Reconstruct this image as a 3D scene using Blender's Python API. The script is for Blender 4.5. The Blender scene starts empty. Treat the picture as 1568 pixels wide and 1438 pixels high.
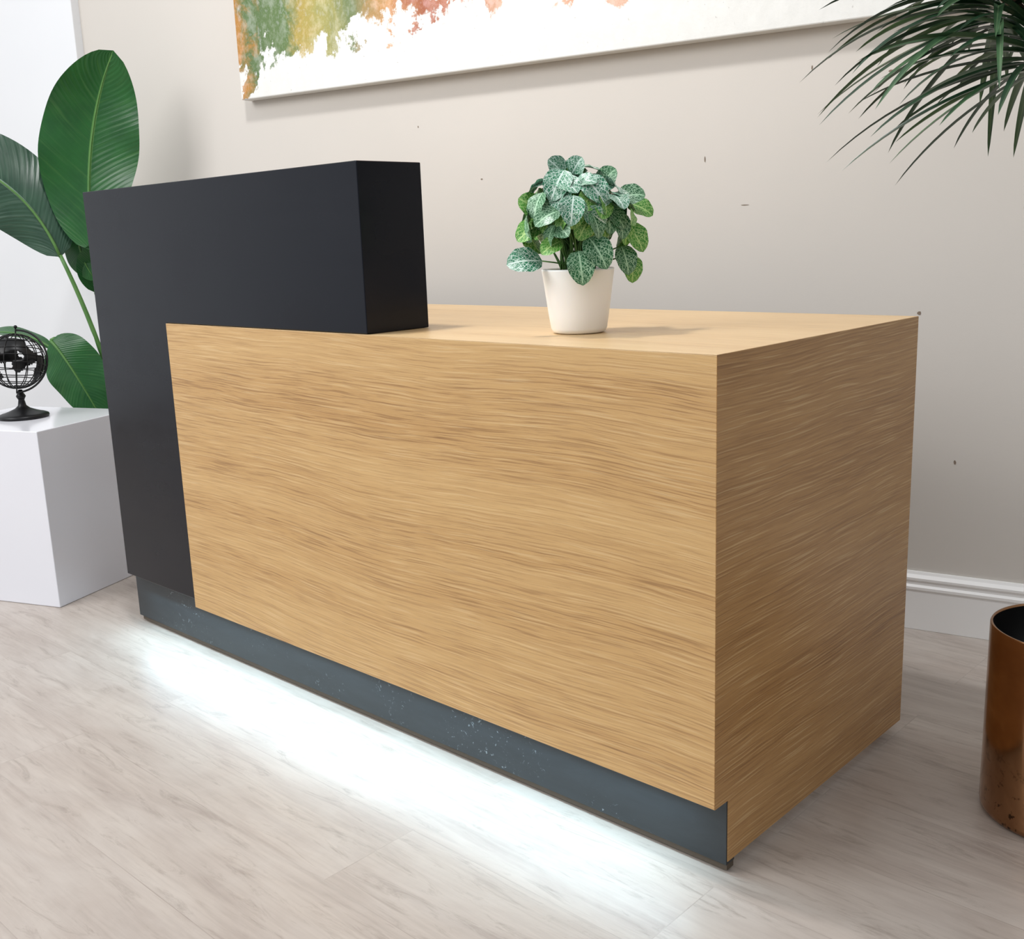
import bpy, bmesh, random
from math import *
from mathutils import Vector, Matrix, noise
random.seed(7)
S=bpy.context.scene
V=Vector
# ------------------------------------------------------------------ helpers
def lin(r,g,b):
    f=lambda c:(c/255/12.92) if c/255<=.04045 else ((c/255+.055)/1.055)**2.4
    return (f(r),f(g),f(b),1)
class M:
    def __init__(s,name,rough=.5,metal=0,col=(.8,.8,.8,1)):
        s.m=bpy.data.materials.new(name);s.m.use_nodes=True;s.t=s.m.node_tree
        s.b=s.t.nodes['Principled BSDF'];s.b.inputs['Roughness'].default_value=rough
        s.b.inputs['Metallic'].default_value=metal;s.b.inputs['Base Color'].default_value=col
    def n(s,typ,ins=None,**kw):
        o=s.t.nodes.new(typ)
        for k,v in kw.items(): setattr(o,k,v)
        for k,v in (ins or {}).items(): s.set(o.inputs[k],v)
        return o
    def set(s,sock,v):
        if isinstance(v,bpy.types.NodeSocket): s.t.links.new(v,sock)
        else: sock.default_value=v
    def math(s,op,a,b=0.0,c=0.0,clamp=False):
        o=s.t.nodes.new('ShaderNodeMath');o.operation=op;o.use_clamp=clamp
        s.set(o.inputs[0],a);s.set(o.inputs[1],b);s.set(o.inputs[2],c);return o.outputs[0]
    def xyz(s,x,y,z=0.0):
        o=s.n('ShaderNodeCombineXYZ');s.set(o.inputs[0],x);s.set(o.inputs[1],y);s.set(o.inputs[2],z);return o.outputs[0]
    def sep(s,kind='Object'):
        c=s.n('ShaderNodeTexCoord');q=s.n('ShaderNodeSeparateXYZ',{0:c.outputs[kind]});return q.outputs
    def noise(s,vec,scale=1.,detail=3.,rough=.5,dist=0.):
        return s.n('ShaderNodeTexNoise',{'Vector':vec,'Scale':scale,'Detail':detail,'Roughness':rough,'Distortion':dist}).outputs['Fac']
    def rng(s,v,a,b,c=0.,d=1.):
        return s.n('ShaderNodeMapRange',{0:v,1:a,2:b,3:c,4:d}).outputs[0]
    def mix(s,f,a,b,bt='MIX'):
        o=s.t.nodes.new('ShaderNodeMix');o.data_type='RGBA';o.blend_type=bt
        s.set(o.inputs[0],f);s.set(o.inputs[6],a);s.set(o.inputs[7],b);return o.outputs[2]
    def ramp(s,f,stops):
        o=s.n('ShaderNodeValToRGB',{0:f});e=o.color_ramp.elements
        while len(e)<len(stops): e.new(.5)
        for q,(p,c) in zip(e,stops): q.position=p;q.color=c
        return o.outputs[0]
    def col(s,v): s.set(s.b.inputs['Base Color'],v)
    def bump(s,h,st=.2,d=.01):
        o=s.n('ShaderNodeBump',{'Strength':st,'Distance':d,'Height':h});s.set(s.b.inputs['Normal'],o.outputs[0])
def empty(name,loc=(0,0,0),rz=0):
    e=bpy.data.objects.new(name,None);e.location=loc;e.rotation_euler=(0,0,rz);S.collection.objects.link(e);return e
def obj(name,bm,mat,parent=None,smooth=False):
    me=bpy.data.meshes.new(name);bmesh.ops.recalc_face_normals(bm,faces=bm.faces)
    bm.to_mesh(me);bm.free()
    for f in me.polygons: f.use_smooth=smooth
    me.materials.append(mat)
    o=bpy.data.objects.new(name,me);S.collection.objects.link(o)
    if parent: o.parent=parent
    return o
def bev(o,w=.002,seg=2):
    m=o.modifiers.new('b','BEVEL');m.width=w;m.segments=seg;m.limit_method='ANGLE';return o
def box(bm,a,b):
    vs=[bm.verts.new((x,y,z)) for x in (a[0],b[0]) for y in (a[1],b[1]) for z in (a[2],b[2])]
    for f in ((0,1,3,2),(4,6,7,5),(0,4,5,1),(2,3,7,6),(0,2,6,4),(1,5,7,3)): bm.faces.new([vs[i] for i in f])
def boxo(name,a,b,mat,parent=None,bw=0):
    bm=bmesh.new();box(bm,a,b);o=obj(name,bm,mat,parent)
    if bw: bev(o,bw)
    return o
def lathe(bm,prof,c=(0,0,0),n=48):
    rings=[]
    for r,z in prof:
        if r<1e-5: rings.append([bm.verts.new((c[0],c[1],c[2]+z))])
        else: rings.append([bm.verts.new((c[0]+r*cos(2*pi*i/n),c[1]+r*sin(2*pi*i/n),c[2]+z)) for i in range(n)])
    for A,B in zip(rings,rings[1:]):
        for i in range(n):
            j=(i+1)%n
            if len(A)==1 and len(B)==1: continue
            if len(A)==1: bm.faces.new((A[0],B[i],B[j]))
            elif len(B)==1: bm.faces.new((A[i],A[j],B[0]))
            else: bm.faces.new((A[i],A[j],B[j],B[i]))
def tube(bm,pts,rad,closed=False,n=8):
    pts=[V(p) for p in pts];N=len(pts);rings=[];lasta=None
    up=V((0,0,1))
    for i,p in enumerate(pts):
        if closed: t=pts[(i+1)%N]-pts[i-1]
        else: t=pts[min(i+1,N-1)]-pts[max(i-1,0)]
        t.normalize()
        a=t.cross(V((1,0,0))).normalized() if abs(t.dot(up))>.97 else t.cross(up).normalized()
        if lasta is not None and a.dot(lasta)<0: a=-a
        lasta=a
        b=t.cross(a)
        r=rad(i/(N-1)) if callable(rad) else rad
        rings.append([bm.verts.new(p+a*r*cos(2*pi*k/n)+b*r*sin(2*pi*k/n)) for k in range(n)])
    for i in range(N if closed else N-1):
        A,B=rings[i],rings[(i+1)%N]
        for k in range(n): bm.faces.new((A[k],A[(k+1)%n],B[(k+1)%n],B[k]))
    if not closed: bm.faces.new(rings[0]);bm.faces.new(rings[-1][::-1])
def bez(a,b,c,t): return a*(1-t)**2+b*2*t*(1-t)+c*t*t
def leaf(bm,uvl,P0,P1,P2,w,side,prof,ns=14,nc=4,cup=.15,wave=0.,seed=0):
    P0,P1,P2,side=V(P0),V(P1),V(P2),V(side)
    rows=[]
    for i in range(ns+1):
        t=i/ns;p=bez(P0,P1,P2,t)
        tg=(bez(P0,P1,P2,min(1,t+.01))-bez(P0,P1,P2,max(0,t-.01))).normalized()
        s=(side-tg*side.dot(tg)).normalized();nrm=s.cross(tg)
        hw=w*.5*max(prof(t),.004);row=[]
        for k in range(-nc,nc+1):
            c=k/nc
            off=nrm*(cup*hw*abs(c)**1.3+wave*hw*sin(t*17+seed+(2 if c>0 else 0))*abs(c)**2)
            row.append((bm.verts.new(p+s*hw*c+off),(t,(c+1)/2)))
        rows.append(row)
    for A,B in zip(rows,rows[1:]):
        for k in range(2*nc):
            q=[A[k],A[k+1],B[k+1],B[k]]
            f=bm.faces.new([x[0] for x in q])
            for l,x in zip(f.loops,q): l[uvl].uv=x[1]
ovate=lambda t:(sin(pi*min(1,t)**.85))**.55 if 0<t<1 else 0
blade=lambda t:(min(1,t*9))*(1-t)**.6*(.75+.5*t) if t<1 else 0
banana=lambda t:(sin(pi*t**.95))**.55 if 0<t<1 else 0

# ------------------------------------------------------------------ materials
def oak(name,axis,cA,cB,cC,k=1.0):
    m=M(name,.42);x,y,z=m.sep()
    if axis=='x': al=x;c=m.math('ADD',z,y)
    else: al=m.math('ADD',y,3.7);c=m.math('ADD',z,5.0)
    w1=m.noise(m.xyz(m.math('MULTIPLY',al,1.2),m.math('MULTIPLY',c,1.4)),1,1,.4)
    w2=m.noise(m.xyz(m.math('MULTIPLY',al,6.),m.math('MULTIPLY',c,11.)),1,2,.5)
    c2=m.math('ADD',c,m.math('ADD',m.math('MULTIPLY',m.math('SUBTRACT',w1,.5),.07),m.math('MULTIPLY',m.math('SUBTRACT',w2,.5),.0085)))
    c2=m.math('ADD',c2,m.math('MULTIPLY',al,.02 if axis=='x' else -.02))
    band=m.noise(m.xyz(m.math('MULTIPLY',al,.6),m.math('MULTIPLY',c2,11)),1,3,.55)
    fine=m.noise(m.xyz(m.math('MULTIPLY',al,1.6),m.math('MULTIPLY',c2,190)),1,4,.6)
    pore=m.noise(m.xyz(m.math('MULTIPLY',al,20),m.math('MULTIPLY',c2,620)),1,2,.5)
    dash=m.noise(m.xyz(m.math('MULTIPLY',al,7.),m.math('MULTIPLY',c2,350)),1,1,.5)
    dash2=m.noise(m.xyz(m.math('MULTIPLY',al,5.),m.math('MULTIPLY',c2,210)),1,1,.5)
    base=m.mix(m.rng(band,.3,.7),cA,cB)
    base=m.mix(m.rng(fine,.42,.72,0,.34*k),base,cC)
    pm=m.math('MULTIPLY',m.rng(pore,.55,.68),m.rng(band,.3,.6,.5,.9))
    base=m.mix(m.math('MULTIPLY',pm,.34*k),base,lin(128,88,50))
    dm=m.math('MULTIPLY',m.rng(dash,.55,.66),m.rng(band,.34,.64,.3,1.))
    base=m.mix(m.math('MULTIPLY',dm,.52*k),base,lin(124,84,46))
    d2=m.math('MULTIPLY',m.rng(dash2,.59,.67),m.rng(band,.42,.60,0.,1.))
    base=m.mix(m.math('MULTIPLY',d2,.42*k),base,lin(124,84,46))
    li=m.math('MULTIPLY',m.rng(dash,.42,.32),.34)
    base=m.mix(li,base,lin(230,202,154))
    m.col(base)
    m.bump(m.math('SUBTRACT',1.,m.math('ADD',dm,pm)),.22,.0010)
    m.b.inputs['Roughness'].default_value=.36
    return m.m
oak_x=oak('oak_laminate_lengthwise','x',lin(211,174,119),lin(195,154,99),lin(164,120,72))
oak_t=oak('oak_laminate_top_lit','x',lin(222,191,144),lin(213,178,129),lin(182,142,98),.5)  # same laminate painted paler to stand in for light reflecting off the top
oak_y=oak('oak_laminate_crosswise_shaded','y',lin(188,147,95),lin(166,124,74),lin(132,91,50))  # crosswise grain; darker tones paint in the shade of the side face
m=M('black_satin',.36);x,y,z=m.sep()
nz=m.noise(m.xyz(m.math('MULTIPLY',x,2.),m.math('MULTIPLY',y,2.),m.math('MULTIPLY',z,22.)),1,4,.6)
cl=m.noise(m.xyz(x,y,z),4,4,.6)
m.col(m.mix(nz,lin(4,4,9),lin(10,10,17)));m.set(m.b.inputs['Roughness'],m.math('ADD',m.rng(nz,.3,.7,.12,.2),m.rng(cl,.35,.65,0.,.16)));m.b.inputs['Specular IOR Level'].default_value=.32
m.b.inputs['Specular Tint'].default_value=(.78,.84,1,1);black=m.m
m=M('charcoal_kickboard',.42);x,y,z=m.sep()
s1=m.noise(m.xyz(m.math('MULTIPLY',x,1.),y,m.math('MULTIPLY',z,4.)),6,6,.75,.6)
s2=m.noise(m.xyz(m.math('MULTIPLY',x,1.),y,z),90,3,.7,1.5)
patch=m.noise(m.xyz(x,y,z),5,2)
sc=m.math('MULTIPLY',m.rng(s2,.64,.68),m.rng(patch,.50,.60))
m.col(m.mix(m.math('MULTIPLY',sc,.7),m.mix(s1,lin(22,28,32),lin(50,57,62)),lin(140,152,158)));kick=m.m
dark=M('dark_shadow_gap_and_feet',.6,0,lin(84,74,62)).m  # dark tone painting the gap's shade; also the colour of the feet
m=M('wall_greige_paint',.75);x,y,z=m.sep()
a=m.noise(m.xyz(x,y,z),1.3,4,.6);b=m.noise(m.xyz(x,y,z),260,2)
m.col(m.mix(a,lin(202,197,190),lin(212,206,199)));m.bump(b,.06,.002);wallm=m.m
scuffm=M('wall_scuff_paint',.8,0,lin(128,112,98)).m
m=M('wall_white_paint',.6,0,lin(232,233,236));x,y,z=m.sep()
m.col(m.mix(m.noise(m.xyz(x,y,z),2,3),lin(226,228,232),lin(238,239,241)));whitew=m.m
m=M('baseboard_white',.35,0,lin(236,234,232));x,y,z=m.sep()
m.col(m.mix(m.noise(m.xyz(x,y,z),3,3),lin(238,237,236),lin(247,247,246)));basem=m.m
m=M('floor_vinyl_planks',.38);x,y,z=m.sep()
br=m.n('ShaderNodeTexBrick',{'Vector':m.xyz(x,y),'Color1':(0,0,0,1),'Color2':(1,1,1,1),'Mortar':(.5,.5,.5,1),'Scale':1.,'Mortar Size':.0009,'Mortar Smooth':.2,'Bias':0.,'Brick Width':1.22,'Row Height':.18},offset=.37)
pid=br.outputs['Color'];pidv=m.n('ShaderNodeSeparateColor',{0:pid}).outputs[0]
ox=m.math('ADD',x,m.math('MULTIPLY',pidv,7.3))
g1=m.noise(m.xyz(m.math('MULTIPLY',ox,2.2),m.math('MULTIPLY',y,22.),pidv),1,5,.62,.8)
g2=m.noise(m.xyz(m.math('MULTIPLY',ox,9.),m.math('MULTIPLY',y,130.),pidv),1,3,.6)
g3=m.noise(m.xyz(ox,m.math('MULTIPLY',y,2.)),3.4,5,.65,.8)
g4=m.noise(m.xyz(m.math('MULTIPLY',ox,5.),m.math('MULTIPLY',y,30.),3.),1,6,.74,1.4)
c=m.mix(m.rng(g1,.3,.7),lin(191,181,172),lin(168,156,148))
c=m.mix(m.rng(g2,.45,.8,0,.4),c,lin(144,132,124))
c=m.mix(m.rng(g3,.4,.7,0,.5),c,lin(200,193,186))
c=m.mix(m.rng(g4,.54,.68,0,.55),c,lin(136,124,115))
c=m.mix(m.math('MULTIPLY',pidv,.10),c,lin(162,150,142))
c=m.mix(m.math('MULTIPLY',br.outputs['Fac'],.25),c,lin(130,118,110))
m.col(c);m.bump(g2,.05,.001);m.set(m.b.inputs['Roughness'],m.rng(g1,.3,.7,.34,.46));floorm=m.m
# painting
m=M('abstract_canvas_paint',.55);x,y,z=m.sep()
def stop(s,c): return (max(0,min(1,(s+2.16)/2.2)),c)
nb=m.noise(m.xyz(x,0.,z),4.5,6,.65,.5);nc_=m.noise(m.xyz(m.math('ADD',x,9.),0.,z),9,6,.7,1.2);nd=m.noise(m.xyz(m.math('ADD',x,3.),0.,m.math('MULTIPLY',z,.7)),26,5,.7)
xx=m.math('ADD',m.math('DIVIDE',m.math('ADD',x,2.16),2.2),m.math('MULTIPLY',m.math('SUBTRACT',nc_,.5),.10))
hue=m.ramp(xx,[stop(-2.14,lin(186,120,30)),stop(-2.09,lin(46,98,48)),stop(-1.95,lin(64,110,56)),stop(-1.90,lin(180,154,62)),stop(-1.82,lin(166,160,86)),stop(-1.72,lin(84,114,70)),stop(-1.60,lin(206,142,82)),stop(-1.5,lin(160,54,32)),stop(-1.36,lin(190,108,80)),stop(-1.2,lin(228,184,162)),stop(-1.0,lin(222,152,122)),stop(-.7,lin(236,216,204))])
hue2=m.ramp(nd,[(.3,lin(90,80,40)),(.48,lin(140,134,78)),(.62,lin(240,232,220))])
hue=m.mix(.25,hue,hue2)
th=m.math('ADD',m.math('MULTIPLY',m.math('SUBTRACT',nb,.5),.5),m.math('MULTIPLY',m.math('SUBTRACT',nd,.5),.2))
g=lambda v:(v,v,v,1)
edge=m.ramp(m.math('DIVIDE',m.math('ADD',x,2.16),2.2),[(0,g(.07)),(.2,g(.12)),(.27,g(.155)),(.48,g(.16)),(.56,g(.12)),(.66,g(.22)),(.8,g(.5))])
ev=m.n('ShaderNodeSeparateColor',{0:edge}).outputs[0]
hh=m.math('SUBTRACT',m.math('ADD',m.math('SUBTRACT',z,1.352),th),ev)
msk=m.rng(hh,-.006,.008)
msk=m.math('MULTIPLY',msk,m.rng(nd,.3,.45,.55,1.))
white=m.mix(nd,lin(236,236,233),lin(214,214,210))
spk=m.rng(m.noise(m.xyz(x,0.,z),70,3,.6),.67,.71,0,.45)
white=m.mix(spk,white,lin(150,146,138))
m.col(m.mix(msk,white,hue));m.bump(nd,.3,.004);paint=m.m
m=M('white_gloss_laminate',.14,0,lin(232,232,238));x,y,z=m.sep()
m.col(m.mix(m.noise(m.xyz(x,y,z),2,2),lin(226,227,235),lin(234,235,241)));glossw=m.m
m=M('black_iron',.38,.5);x,y,z=m.sep()
m.col(m.mix(m.noise(m.xyz(x,y,z),60,2),lin(16,16,17),lin(34,34,36)));iron=m.m
m=M('white_ceramic',.35);x,y,z=m.sep();m.col(m.mix(m.noise(m.xyz(x,y,z),12,3),lin(249,248,246),lin(251,251,249)))
m.b.inputs['Subsurface Weight'].default_value=.05;ceram=m.m
m=M('potting_soil',.9);x,y,z=m.sep();q=m.noise(m.xyz(x,y,z),160,4,.7);m.col(m.mix(q,lin(28,20,14),lin(82,62,44)));m.bump(q,.8,.01);soil=m.m
m=M('aged_copper',.3,1.0);x,y,z=m.sep()
q=m.noise(m.xyz(x,y,z),7,4,.6,.6);q2=m.noise(m.xyz(x,y,z),60,3,.7)
c=m.mix(m.rng(q,.3,.7),lin(178,136,100),lin(138,100,70));c=m.mix(m.math('MULTIPLY',m.rng(q2,.58,.66),m.rng(z,.16,.0)),c,lin(34,24,16))
m.col(c);m.set(m.b.inputs['Roughness'],m.rng(q,.3,.7,.12,.24));copper=m.m
inner=M('planter_black_lining',.35,.3,lin(22,22,23)).m
def leafmat(name,c1,c2,vein,rough,mode):
    m=M(name,rough);u,v,_=m.sep('UV')
    d=m.math('ABSOLUTE',m.math('SUBTRACT',v,.5))
    x,y,z=m.sep()
    n1=m.noise(m.xyz(x,y,z),14 if mode!='fit' else 40,3)
    c=m.mix(m.rng(n1,.3,.7),c1,c2)
    if mode=='ban':
        st=m.math('SINE',m.math('MULTIPLY',m.math('SUBTRACT',u,m.math('MULTIPLY',d,.35)),210.))
        st2=m.noise(m.xyz(m.math('MULTIPLY',m.math('SUBTRACT',u,m.math('MULTIPLY',d,.35)),38.),m.math('MULTIPLY',v,1.5),0.),1,3,.6)
        c=m.mix(m.rng(st2,.3,.7,0,.4),c,c1)
        c=m.mix(m.rng(st2,.52,.75,0,.22),c,vein)
        c=m.mix(m.rng(d,.022,.012),c,vein);m.bump(m.math('ADD',st2,m.math('MULTIPLY',st,.15)),.3,.004)
    elif mode=='fit':
        st=m.math('ABSOLUTE',m.math('SINE',m.math('MULTIPLY',m.math('SUBTRACT',u,m.math('MULTIPLY',d,.8)),20.)))
        vv=m.rng(st,.20,.10)
        vo=m.n('ShaderNodeTexVoronoi',{'Vector':m.xyz(m.math('MULTIPLY',u,12.),m.math('MULTIPLY',v,10.),0.),'Scale':1.},feature='DISTANCE_TO_EDGE').outputs['Distance']
        v2=m.rng(vo,.075,.035)
        k=m.math('MAXIMUM',m.math('MAXIMUM',vv,m.rng(d,.045,.025)),m.math('MULTIPLY',v2,.8),clamp=True)
        c=m.mix(m.math('MULTIPLY',k,.9),c,vein);m.bump(k,-.3,.002)
    else:
        c=m.mix(m.rng(d,.08,.03,0,.5),c,vein)
    m.col(c)
    return m.m
ban=leafmat('banana_leaf_green',lin(18,76,32),lin(30,94,38),lin(96,146,76),.34,'ban')
ban2=leafmat('banana_leaf_greygreen',lin(34,66,50),lin(48,82,62),lin(150,176,158),.3,'ban')
fitA=leafmat('fittonia_leaf_blue',lin(34,108,78),lin(54,134,96),lin(226,244,234),.4,'fit')
fitB=leafmat('fittonia_leaf_green',lin(42,122,32),lin(72,152,46),lin(190,222,142),.4,'fit')
fitC=leafmat('fittonia_leaf_dark',lin(14,80,42),lin(26,102,54),lin(180,218,182),.4,'fit')
palmg=leafmat('palm_leaf_green',lin(44,74,50),lin(70,102,68),lin(120,145,105),.35,'pal')
palmt=leafmat('palm_leaf_deep',lin(22,48,32),lin(40,72,46),lin(80,105,70),.35,'pal')
m=M('plant_stem_green',.5);x,y,z=m.sep();m.col(m.mix(m.noise(m.xyz(x,y,z),20,3),lin(60,110,50),lin(98,140,72)));stem=m.m
m=M('palm_bark',.8);x,y,z=m.sep();q=m.noise(m.xyz(m.math('MULTIPLY',x,1.),y,m.math('MULTIPLY',z,6.)),24,4);m.col(m.mix(q,lin(70,52,36),lin(128,104,78)));m.bump(q,.6,.005);bark=m.m

# ------------------------------------------------------------------ room
WR=radians(12);WO=(0,1.2056,0)
def place(o): o.location=WO;o.rotation_euler=(0,0,WR);return o
wb=place(boxo('wall_back',(-2.894,0,0),(3.2,.12,3.0),wallm))
# small paint chips / scuffs on the wall surface
bm=bmesh.new()
for (sx,sz,w_,h_) in [(-.72,1.09,.002,.009),(-.22,.73,.005,.005),(-.47,1.27,.002,.006),(-.30,1.245,.006,.003),(-1.35,1.08,.004,.002),(.05,1.10,.009,.003),(-.02,.95,.004,.007),(-.13,.40,.003,.006),(-.62,.98,.012,.0012),(-1.55,1.23,.002,.004)]:
    n_=7;vs=[bm.verts.new((sx+w_*cos(2*pi*i/n_)*(.7+.3*random.random()),-.0006,sz+h_*sin(2*pi*i/n_)*(.7+.3*random.random()))) for i in range(n_)];bm.faces.new(vs)
obj('wall_scuffs',bm,scuffm,wb)
place(boxo('wall_left',(-5.2,-.03,0),(-2.894,.12,3.0),whitew,bw=.003))
fl=boxo('floor',(-5.5,-6,-.05),(4.5,2.4,0),floorm)
bm=bmesh.new();pf=[(0,0),(-.016,0),(-.016,.094),(-.0185,.097),(-.0185,.103),(-.014,.108),(-.014,.116),(-.0165,.119),(-.0165,.124),(-.009,.131),(-.006,.137),(0,.137)]
A=[bm.verts.new((-2.893,p[0]-.0005,p[1]+.0005)) for p in pf];B=[bm.verts.new((3.19,p[0]-.0005,p[1]+.0005)) for p in pf]
for i in range(len(pf)):
    j=(i+1)%len(pf);bm.faces.new((A[i],A[j],B[j],B[i]))
bm.faces.new(A);bm.faces.new(B[::-1]);place(obj('baseboard_back',bm,basem))
bm=bmesh.new();box(bm,(-2.16,-.042,1.352),(.06,-.002,2.45));o=place(bev(obj('abstract_painting',bm,paint),.003))

# ------------------------------------------------------------------ reception desk
H=.77;D=.634;hp=.121;r=.036;Lw=1.391;Lb=1.715;Hb=1.063;Lr=.7115;Db=.15
desk=empty('reception_desk')
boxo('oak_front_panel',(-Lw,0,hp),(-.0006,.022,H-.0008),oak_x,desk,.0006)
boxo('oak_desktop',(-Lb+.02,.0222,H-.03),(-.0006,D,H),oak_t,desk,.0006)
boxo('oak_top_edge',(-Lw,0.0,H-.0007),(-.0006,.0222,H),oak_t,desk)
bm=bmesh.new()
out=[(0.0,hp),(0.0,H-.0006),(D,H-.0006),(D,.022),(r,.022),(r,hp)]
A=[bm.verts.new((0,p[0],p[1])) for p in out];Bv=[bm.verts.new((-.022,p[0]+(.0225 if p[0]==0 else 0),p[1]-(.03 if p[1]>.7 else 0))) for p in out]
bm.faces.new(A);bm.faces.new(Bv[::-1])
for i in range(6): bm.faces.new((A[i],A[(i+1)%6],Bv[(i+1)%6],Bv[i]))
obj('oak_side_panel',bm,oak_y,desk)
boxo('kickboard',(-1.735,r-.002,.016),(-.0012,r+.02,hp+.012),kick,desk,.0008)
boxo('kickboard_shadow_gap',(-1.73,r+.004,.004),(-.004,r+.022,.0165),dark,desk)  # dark strip standing in for the shade in the gap beneath the kickboard
boxo('kickboard_return',(-1.735,r+.02,.016),(-1.715,D-.03,hp+.012),kick,desk,.001)
bm=bmesh.new();y0=.004
L=[(-Lb,.138),(-Lb,Hb),(-Lr,Hb),(-Lr,H+.0006),(-Lw-.0006,H+.0006),(-Lw-.0006,.138)]
A=[bm.verts.new((p[0],y0,p[1])) for p in L];Bv=[bm.verts.new((p[0],Db,p[1])) for p in L]
bm.faces.new(A);bm.faces.new(Bv[::-1])
for i in range(6): bm.faces.new((A[i],A[(i+1)%6],Bv[(i+1)%6],Bv[i]))
bev(obj('black_raised_counter',bm,black,desk),.0015)
boxo('black_left_side_panel',(-Lb,Db,.138),(-Lb+.022,D,H-.031),black,desk,.001)
boxo('foot_back_right',(-.06,D-.07,.0),(-.03,D-.03,.022),dark,desk)
boxo('foot_back_left',(-1.69,D-.07,.0),(-1.66,D-.03,.14),dark,desk)
em=M('led_strip_emitter',.5);em.b.inputs['Emission Color'].default_value=(.7,.9,1,1);em.b.inputs['Emission Strength'].default_value=3
boxo('led_strip',(-1.385,.010,hp-.004),(-.03,.020,hp-.0005),em.m,desk)
ld=bpy.data.lights.new('led_glow','AREA');ld.shape='RECTANGLE';ld.size=1.62;ld.size_y=.012;ld.energy=2.7;ld.color=(.60,.86,1)
lo=bpy.data.objects.new('led_glow',ld);S.collection.objects.link(lo);lo.location=(-.86,.006,hp-.008);lo.rotation_euler=(radians(-34),0,0);lo.parent=desk

# ------------------------------------------------------------------ white display plinth
pr=atan2(.375,.927)
pl=empty('display_plinth',(-2.003,-.055,0),pr)
boxo('plinth_body',(-.42,0,.0005),(0,.36,.479),glossw,pl,.002)
# ------------------------------------------------------------------ wire globe
gl=empty('desk_globe',(-2.284,.03,.4795))
bm=bmesh.new();lathe(bm,[(0,0),(.066,0),(.068,.003),(.067,.008),(.058,.012),(.05,.014),(.036,.019),(.02,.026),(.011,.034),(.008,.05),(.010,.054),(.013,.060),(.010,.066),(.007,.070),(.006,.078),(0,.079)]);obj('turned_base',bm,iron,gl,True)
gc=V((0,0,.158));Rg=.076;tilt=Matrix.Rotation(radians(14),3,V((.68,-.73,0)).cross(V((0,0,1))))
bm=bmesh.new()
for k in range(8):
    a=pi*k/8;tube(bm,[gc+tilt@V((Rg*cos(t)*cos(a),Rg*cos(t)*sin(a),Rg*sin(t))) for t in [2*pi*i/40 for i in range(40)]],.0014,True,6)
for la in (-60,-42,-24,-8,8,24,42,60):
    q=radians(la);tube(bm,[gc+tilt@V((Rg*cos(q)*cos(t),Rg*cos(q)*sin(t),Rg*sin(q))) for t in [2*pi*i/40 for i in range(40)]],.0014,True,6)
obj('wire_cage',bm,iron,gl,True)
bm=bmesh.new();tube(bm,[gc+tilt@V((0,0,-.09)),gc+tilt@V((0,0,.094))],.002)
fc=gc+tilt@V((0,0,.096));bmesh.ops.create_icosphere(bm,subdivisions=2,radius=.005,matrix=Matrix.Translation(fc));obj('axis_rod',bm,iron,gl,True)
bm=bmesh.new();hd=V((.73,.68,0)).normalized()
tube(bm,[gc+tilt@(hd*(.087*cos(t))+V((0,0,.087*sin(t)))) for t in [radians(-90+180*i/24) for i in range(25)]],.0028)
obj('meridian_arc',bm,iron,gl,True)
bm=bmesh.new();bmesh.ops.create_icosphere(bm,subdivisions=5,radius=Rg*.99,matrix=Matrix.Translation(gc))
kill=[f for f in bm.faces if noise.noise((f.calc_center_median()-gc)*22+V((3.3,1.2,.4)))<.12]
bmesh.ops.delete(bm,geom=kill,context='FACES');o=obj('continent_plates',bm,iron,gl,True)
sm=o.modifiers.new('s','SOLIDIFY');sm.thickness=.0012

# ------------------------------------------------------------------ potted fittonia
pf_=empty('potted_fittonia',(-.377,.178,H+.0005))
bm=bmesh.new();lathe(bm,[(0,0),(.038,0),(.043,.002),(.046,.008),(.0495,.03),(.0535,.06),(.0575,.09),(.0590,.1),(.0592,.103),(.0575,.1035),(.0560,.101),(.053,.088),(.05,.086)],n=64);obj('ceramic_pot',bm,ceram,pf_,True)
bm=bmesh.new();lathe(bm,[(0,.092),(.03,.091),(.0535,.088)]);obj('soil',bm,soil,pf_,True)
R_=V((.731,.682,0));Dd=V((-.682,.731,0));Z=V((0,0,1))
bms={k:bmesh.new() for k in 'ABC'};uvs={k:b.loops.layers.uv.new('UVMap') for k,b in bms.items()};bs=bmesh.new()
rnd=random.Random(11)
def fleaf(c,dirv,nrm,size,key):
    c=V(c);dirv=V(dirv).normalized();nrm=V(nrm).normalized()
    side=dirv.cross(nrm)
    p0=c-dirv*size*.5-nrm*size*.06;p2=c+dirv*size*.5-nrm*size*.10;p1=c+nrm*size*.14
    leaf(bms[key],uvs[key],p0,p1,p2,size*.82,-side,ovate,14,5,-.16,.05,rnd.random()*6)
    return p0
def fstem(p0):
    b0=V((rnd.uniform(-.022,.022),rnd.uniform(-.022,.022),.09))
    tube(bs,[bez(b0,V((b0.x+p0.x*.3,b0.y+p0.y*.3,.09+.7*max(.01,p0.z-.09))),p0,t/6) for t in range(7)],.0012,n=5)
cent=V((0,0,.185))
N=118
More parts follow.
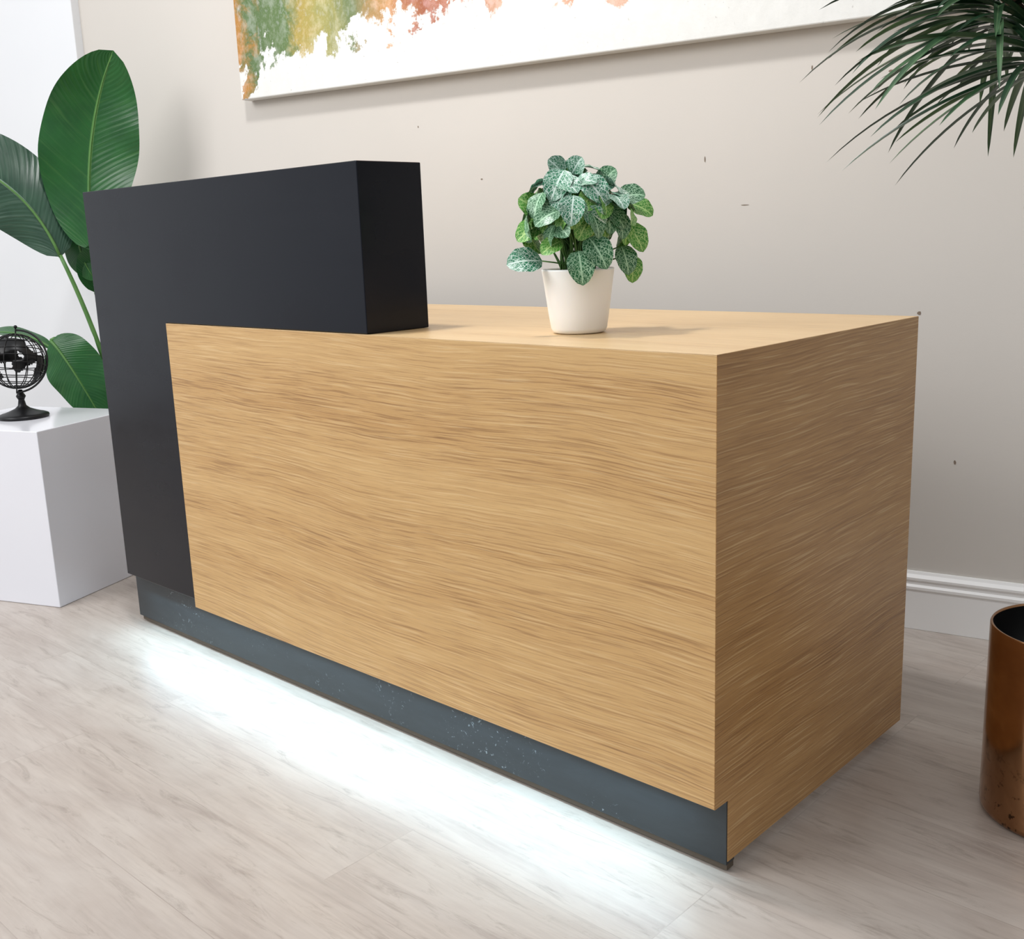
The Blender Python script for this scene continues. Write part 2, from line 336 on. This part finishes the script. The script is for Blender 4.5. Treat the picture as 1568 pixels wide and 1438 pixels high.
for i in range(N):
    ph=i*2.39996+rnd.uniform(-.3,.3);ct=1-1.5*(i+.5)/N
    th=acos(max(-1,min(1,ct)));d=V((sin(th)*cos(ph),sin(th)*sin(ph),cos(th)))
    rr=rnd.uniform(.050,.092)
    c=cent+V((d.x*rr,d.y*rr,d.z*rr*.85))
    if c.z<.122: c.z=.122+rnd.uniform(0,.02)
    hz=V((d.x,d.y,0)).normalized()
    nr=(d*.8+Z*rnd.uniform(.0,.7)+V((rnd.uniform(-.5,.5),rnd.uniform(-.5,.5),0))).normalized()
    sp=Matrix.Rotation(rnd.uniform(-1.,1.),3,nr)
    dr=hz*(.25+.7*max(0,d.z))-Z*rnd.uniform(.1,.9)
    dr=(dr-nr*dr.dot(nr)).normalized()
    dr=sp@dr
    key='A' if d.z>.35 and rnd.random()<.7 else rnd.choice('BBCA' if d.z>-.05 else 'BCCB')
    fstem(fleaf(c,dr,nr,rnd.uniform(.034,.050),key))
for (rx,dz,dd,dr,ddz,s,k) in [(-.088,.118,-.03,-1,-.05,.060,'A'),(-.078,.165,-.02,-.8,-.5,.050,'B'),(-.075,.205,-.02,-.7,.5,.050,'B'),(.0,.108,-.078,.1,-.9,.054,'C'),(.028,.13,-.07,.4,-.7,.058,'C'),(.078,.115,-.0,.3,-1.2,.048,'C'),(.09,.10,.02,.1,-1.2,.045,'B'),(.095,.15,.0,.6,-1.,.052,'B'),(.105,.195,.01,1,-.5,.046,'B'),(.088,.215,.0,1,.1,.050,'C'),(-.032,.235,-.05,-.3,-.6,.056,'A'),(.025,.225,-.06,.4,-.5,.054,'A'),(-.012,.195,-.09,-.1,-.8,.048,'A'),(.0,.262,.0,.3,.5,.044,'A'),(.05,.245,0,.5,.5,.044,'C'),(-.03,.262,-.01,-.4,.4,.046,'A'),(-.045,.14,-.06,-.5,-.3,.04,'B')]:
    fstem(fleaf(R_*rx+Dd*dd+Z*dz,R_*dr-Dd*.25+Z*ddz,-Dd*.8+Z*.55+R_*rx*3,s,k))
for k,mt in zip('ABC',(fitA,fitB,fitC)): obj('leaves_'+k.lower(),bms[k],mt,pf_,True)
obj('stems',bs,stem,pf_,True)

# ------------------------------------------------------------------ bird of paradise plant
bp=empty('bird_of_paradise_plant',(-2.4,.43,0))
bm=bmesh.new();lathe(bm,[(0,.0005),(.085,.0005),(.09,.006),(.115,.2),(.12,.215),(.112,.217),(.106,.195),(0,.19)]);obj('plant_pot',bm,ceram,bp,True)
bm=bmesh.new();lathe(bm,[(0,.2),(.105,.197)]);obj('soil',bm,soil,bp,True)
def L3(rx,z,d=0): return R_*rx+Dd*d+Z*z
b1=bmesh.new();u1=b1.loops.layers.uv.new('UVMap');b2=bmesh.new();u2=b2.loops.layers.uv.new('UVMap');bs=bmesh.new()
def big(bmx,uvx,P0,P1,P2,w,side,cup=.12,wv=.05,seed=0):
    leaf(bmx,uvx,P0,P1,P2,w,side,banana,36,8,cup,wv,seed)
    tube(bs,[bez(V(P0),V(P1),V(P2),t/16)+Dd*-.001 for t in range(16)],lambda t:.004*(1-t)+.001,n=6)
def pet(a,b,c): tube(bs,[bez(V(a),V(b),V(c),t/14) for t in range(15)],lambda t:.010-.004*t,n=7)
big(b1,u1,L3(-.085,.93,0),L3(-.10,1.28,.06),L3(.055,1.50,-.02),.285,R_+Dd*.15,.18,.06,1)
pet(L3(.02,.2),L3(.0,.6),L3(-.085,.94))
big(b2,u2,L3(-.175,.915,-.02),L3(-.27,1.22,-.02),L3(-.60,1.25,-.1),.25,R_*.6+Dd*.2+Z*.75,-.28,.07,2)
pet(L3(-.02,.2),L3(-.07,.62),L3(-.175,.92,-.02))
big(b1,u1,L3(-.225,.665,-.05),L3(-.17,.62,-.08),L3(-.085,.40,-.06),.18,R_*.7+Z*.7,.2,.05,3)
pet(L3(-.03,.2),L3(-.16,.72,-.0),L3(-.225,.665,-.05))
big(b1,u1,L3(-.24,.63,.0),L3(-.36,.74,.0),L3(-.58,.66,-.02),.10,Dd+Z*.15,.1,.05,4)
pet(L3(-.03,.2),L3(-.1,.55,.02),L3(-.24,.63,0))
big(b1,u1,L3(-.12,.80,.08),L3(-.08,.92,.06),L3(.02,.93,.0),.16,R_*.6-Z*.4+Dd*.3,.2,.05,5)
big(b1,u1,L3(-.13,1.0,.04),L3(-.15,.93,.03),L3(-.1,.84,.04),.11,R_,.2,.05,6)
pet(L3(.03,.2),L3(.05,.5,.05),L3(-.12,.80,.08))
pet(L3(.03,.2),L3(-.02,.6,.05),L3(-.13,1.0,.04))
obj('upright_leaves',b1,ban,bp,True);obj('arching_leaf',b2,ban2,bp,True);obj('petioles',bs,stem,bp,True)

# ------------------------------------------------------------------ palm in copper planter
pp=empty('potted_palm',(.309,.512,0))
bm=bmesh.new();Rb=.114;hb=.314
lathe(bm,[(0,.0005),(.098,.0005),(.108,.002),(Rb-.001,.008),(Rb,.014),(Rb,hb-.003),(Rb-.0015,hb),(Rb-.004,hb),(Rb-.0045,hb-.004)],n=72);obj('copper_planter',bm,copper,pp,True)
bm=bmesh.new();lathe(bm,[(Rb-.0045,hb-.003),(Rb-.006,.2),(.06,.198),(0,.2)],n=72);obj('planter_lining',bm,inner,pp,True)
bm=bmesh.new();lathe(bm,[(0,.212),(.06,.208),(Rb-.007,.2)]);obj('soil',bm,soil,pp,True)
h1=V((-.165,.01,1.25));h2=V((-.095,-.022,1.175));h3=V((.06,.06,1.5))
bm=bmesh.new();f=V((.0,0,.2));k=V((.03,.02,.85))
tube(bm,[bez(f,V((-.01,.02,.5)),k,t/16) for t in range(17)],lambda t:.019-.005*t,n=10)
tube(bm,[bez(k,V((.03,.04,1.05)),h1,t/10) for t in range(11)],.008)
tube(bm,[bez(k,V((.03,.0,1.0)),h2,t/10) for t in range(11)],.008)
tube(bm,[bez(k,V((.05,.05,1.1)),h3,t/10) for t in range(11)],.011)
obj('trunk',bm,bark,pp,True)
b1=bmesh.new();u1=b1.loops.layers.uv.new('UVMap');b2=bmesh.new();u2=b2.loops.layers.uv.new('UVMap');rn=random.Random(5)
for hd_,N,Lm in ((h1,120,.285),(h2,130,.265),(h3,50,.34)):
    for i in range(N):
        az=i*2.39996+rn.uniform(-.2,.2);el=radians(74-90*(i/N)+rn.uniform(-8,8));Ln=Lm*rn.uniform(.7,1.1)
        d=V((cos(az)*cos(el),sin(az)*cos(el),sin(el)))
        p0=hd_+Z*(.05-.1*i/N)+V((cos(az),sin(az),0))*.006
        p1=p0+d*Ln*.55;p2=p0+V((d.x,d.y,0))*Ln*.98+Z*(d.z*Ln*.75-Ln*rn.uniform(.2,.42))
        bb,uu=(b1,u1) if rn.random()<.5 else (b2,u2)
        leaf(bb,uu,p0,p1,p2,rn.uniform(.015,.022),d.cross(Z)+V((0,0,rn.uniform(-.5,.5))),blade,12,1,.5,0)
obj('fronds_light',b1,palmg,pp,True);obj('fronds_dark',b2,palmt,pp,True)

# ------------------------------------------------------------------ lights
w=bpy.data.worlds.new('room_ambient');S.world=w;w.use_nodes=True;nt=w.node_tree
bg=nt.nodes['Background'];bg.inputs[1].default_value=.68
tc=nt.nodes.new('ShaderNodeTexCoord');dp=nt.nodes.new('ShaderNodeVectorMath');dp.operation='DOT_PRODUCT'
nt.links.new(tc.outputs['Generated'],dp.inputs[0]);dp.inputs[1].default_value=(-.62,-.5,.45)
cr=nt.nodes.new('ShaderNodeMapRange');cr.inputs[1].default_value=-.9;cr.inputs[2].default_value=.9
nt.links.new(dp.outputs['Value'],cr.inputs[0])
rp=nt.nodes.new('ShaderNodeValToRGB');e=rp.color_ramp.elements
e[0].position=0;e[0].color=(.49,.49,.49,1);e[1].position=1;e[1].color=(1.24,1.28,1.32,1)
nt.links.new(cr.outputs[0],rp.inputs[0]);nt.links.new(rp.outputs[0],bg.inputs[0])
def area(name,loc,tgt,sx,sy,e,col=(1,.99,.985)):
    l=bpy.data.lights.new(name,'AREA');l.shape='RECTANGLE';l.size=sx;l.size_y=sy;l.energy=e;l.color=col
    o=bpy.data.objects.new(name,l);S.collection.objects.link(o);o.location=loc
    o.rotation_euler=(V(tgt)-V(loc)).to_track_quat('-Z','Y').to_euler();return o
area('ceiling_light_back',(-1.1,-.2,2.95),(-.6,.7,.8),.22,.22,33)
area('ceiling_light_front',(-2.2,-2.6,2.7),(-.9,.2,.4),2.2,1.4,70)
S.view_settings.view_transform='Standard'
# ------------------------------------------------------------------ camera
cam=bpy.data.cameras.new('camera');co=bpy.data.objects.new('camera',cam);S.collection.objects.link(co)
co.location=(.74555,-1.18039,.93038);co.rotation_euler=(1.35373,.03583,.75035);cam.sensor_fit='HORIZONTAL';cam.sensor_width=36;cam.lens=37.36;cam.clip_start=.05
S.camera=co
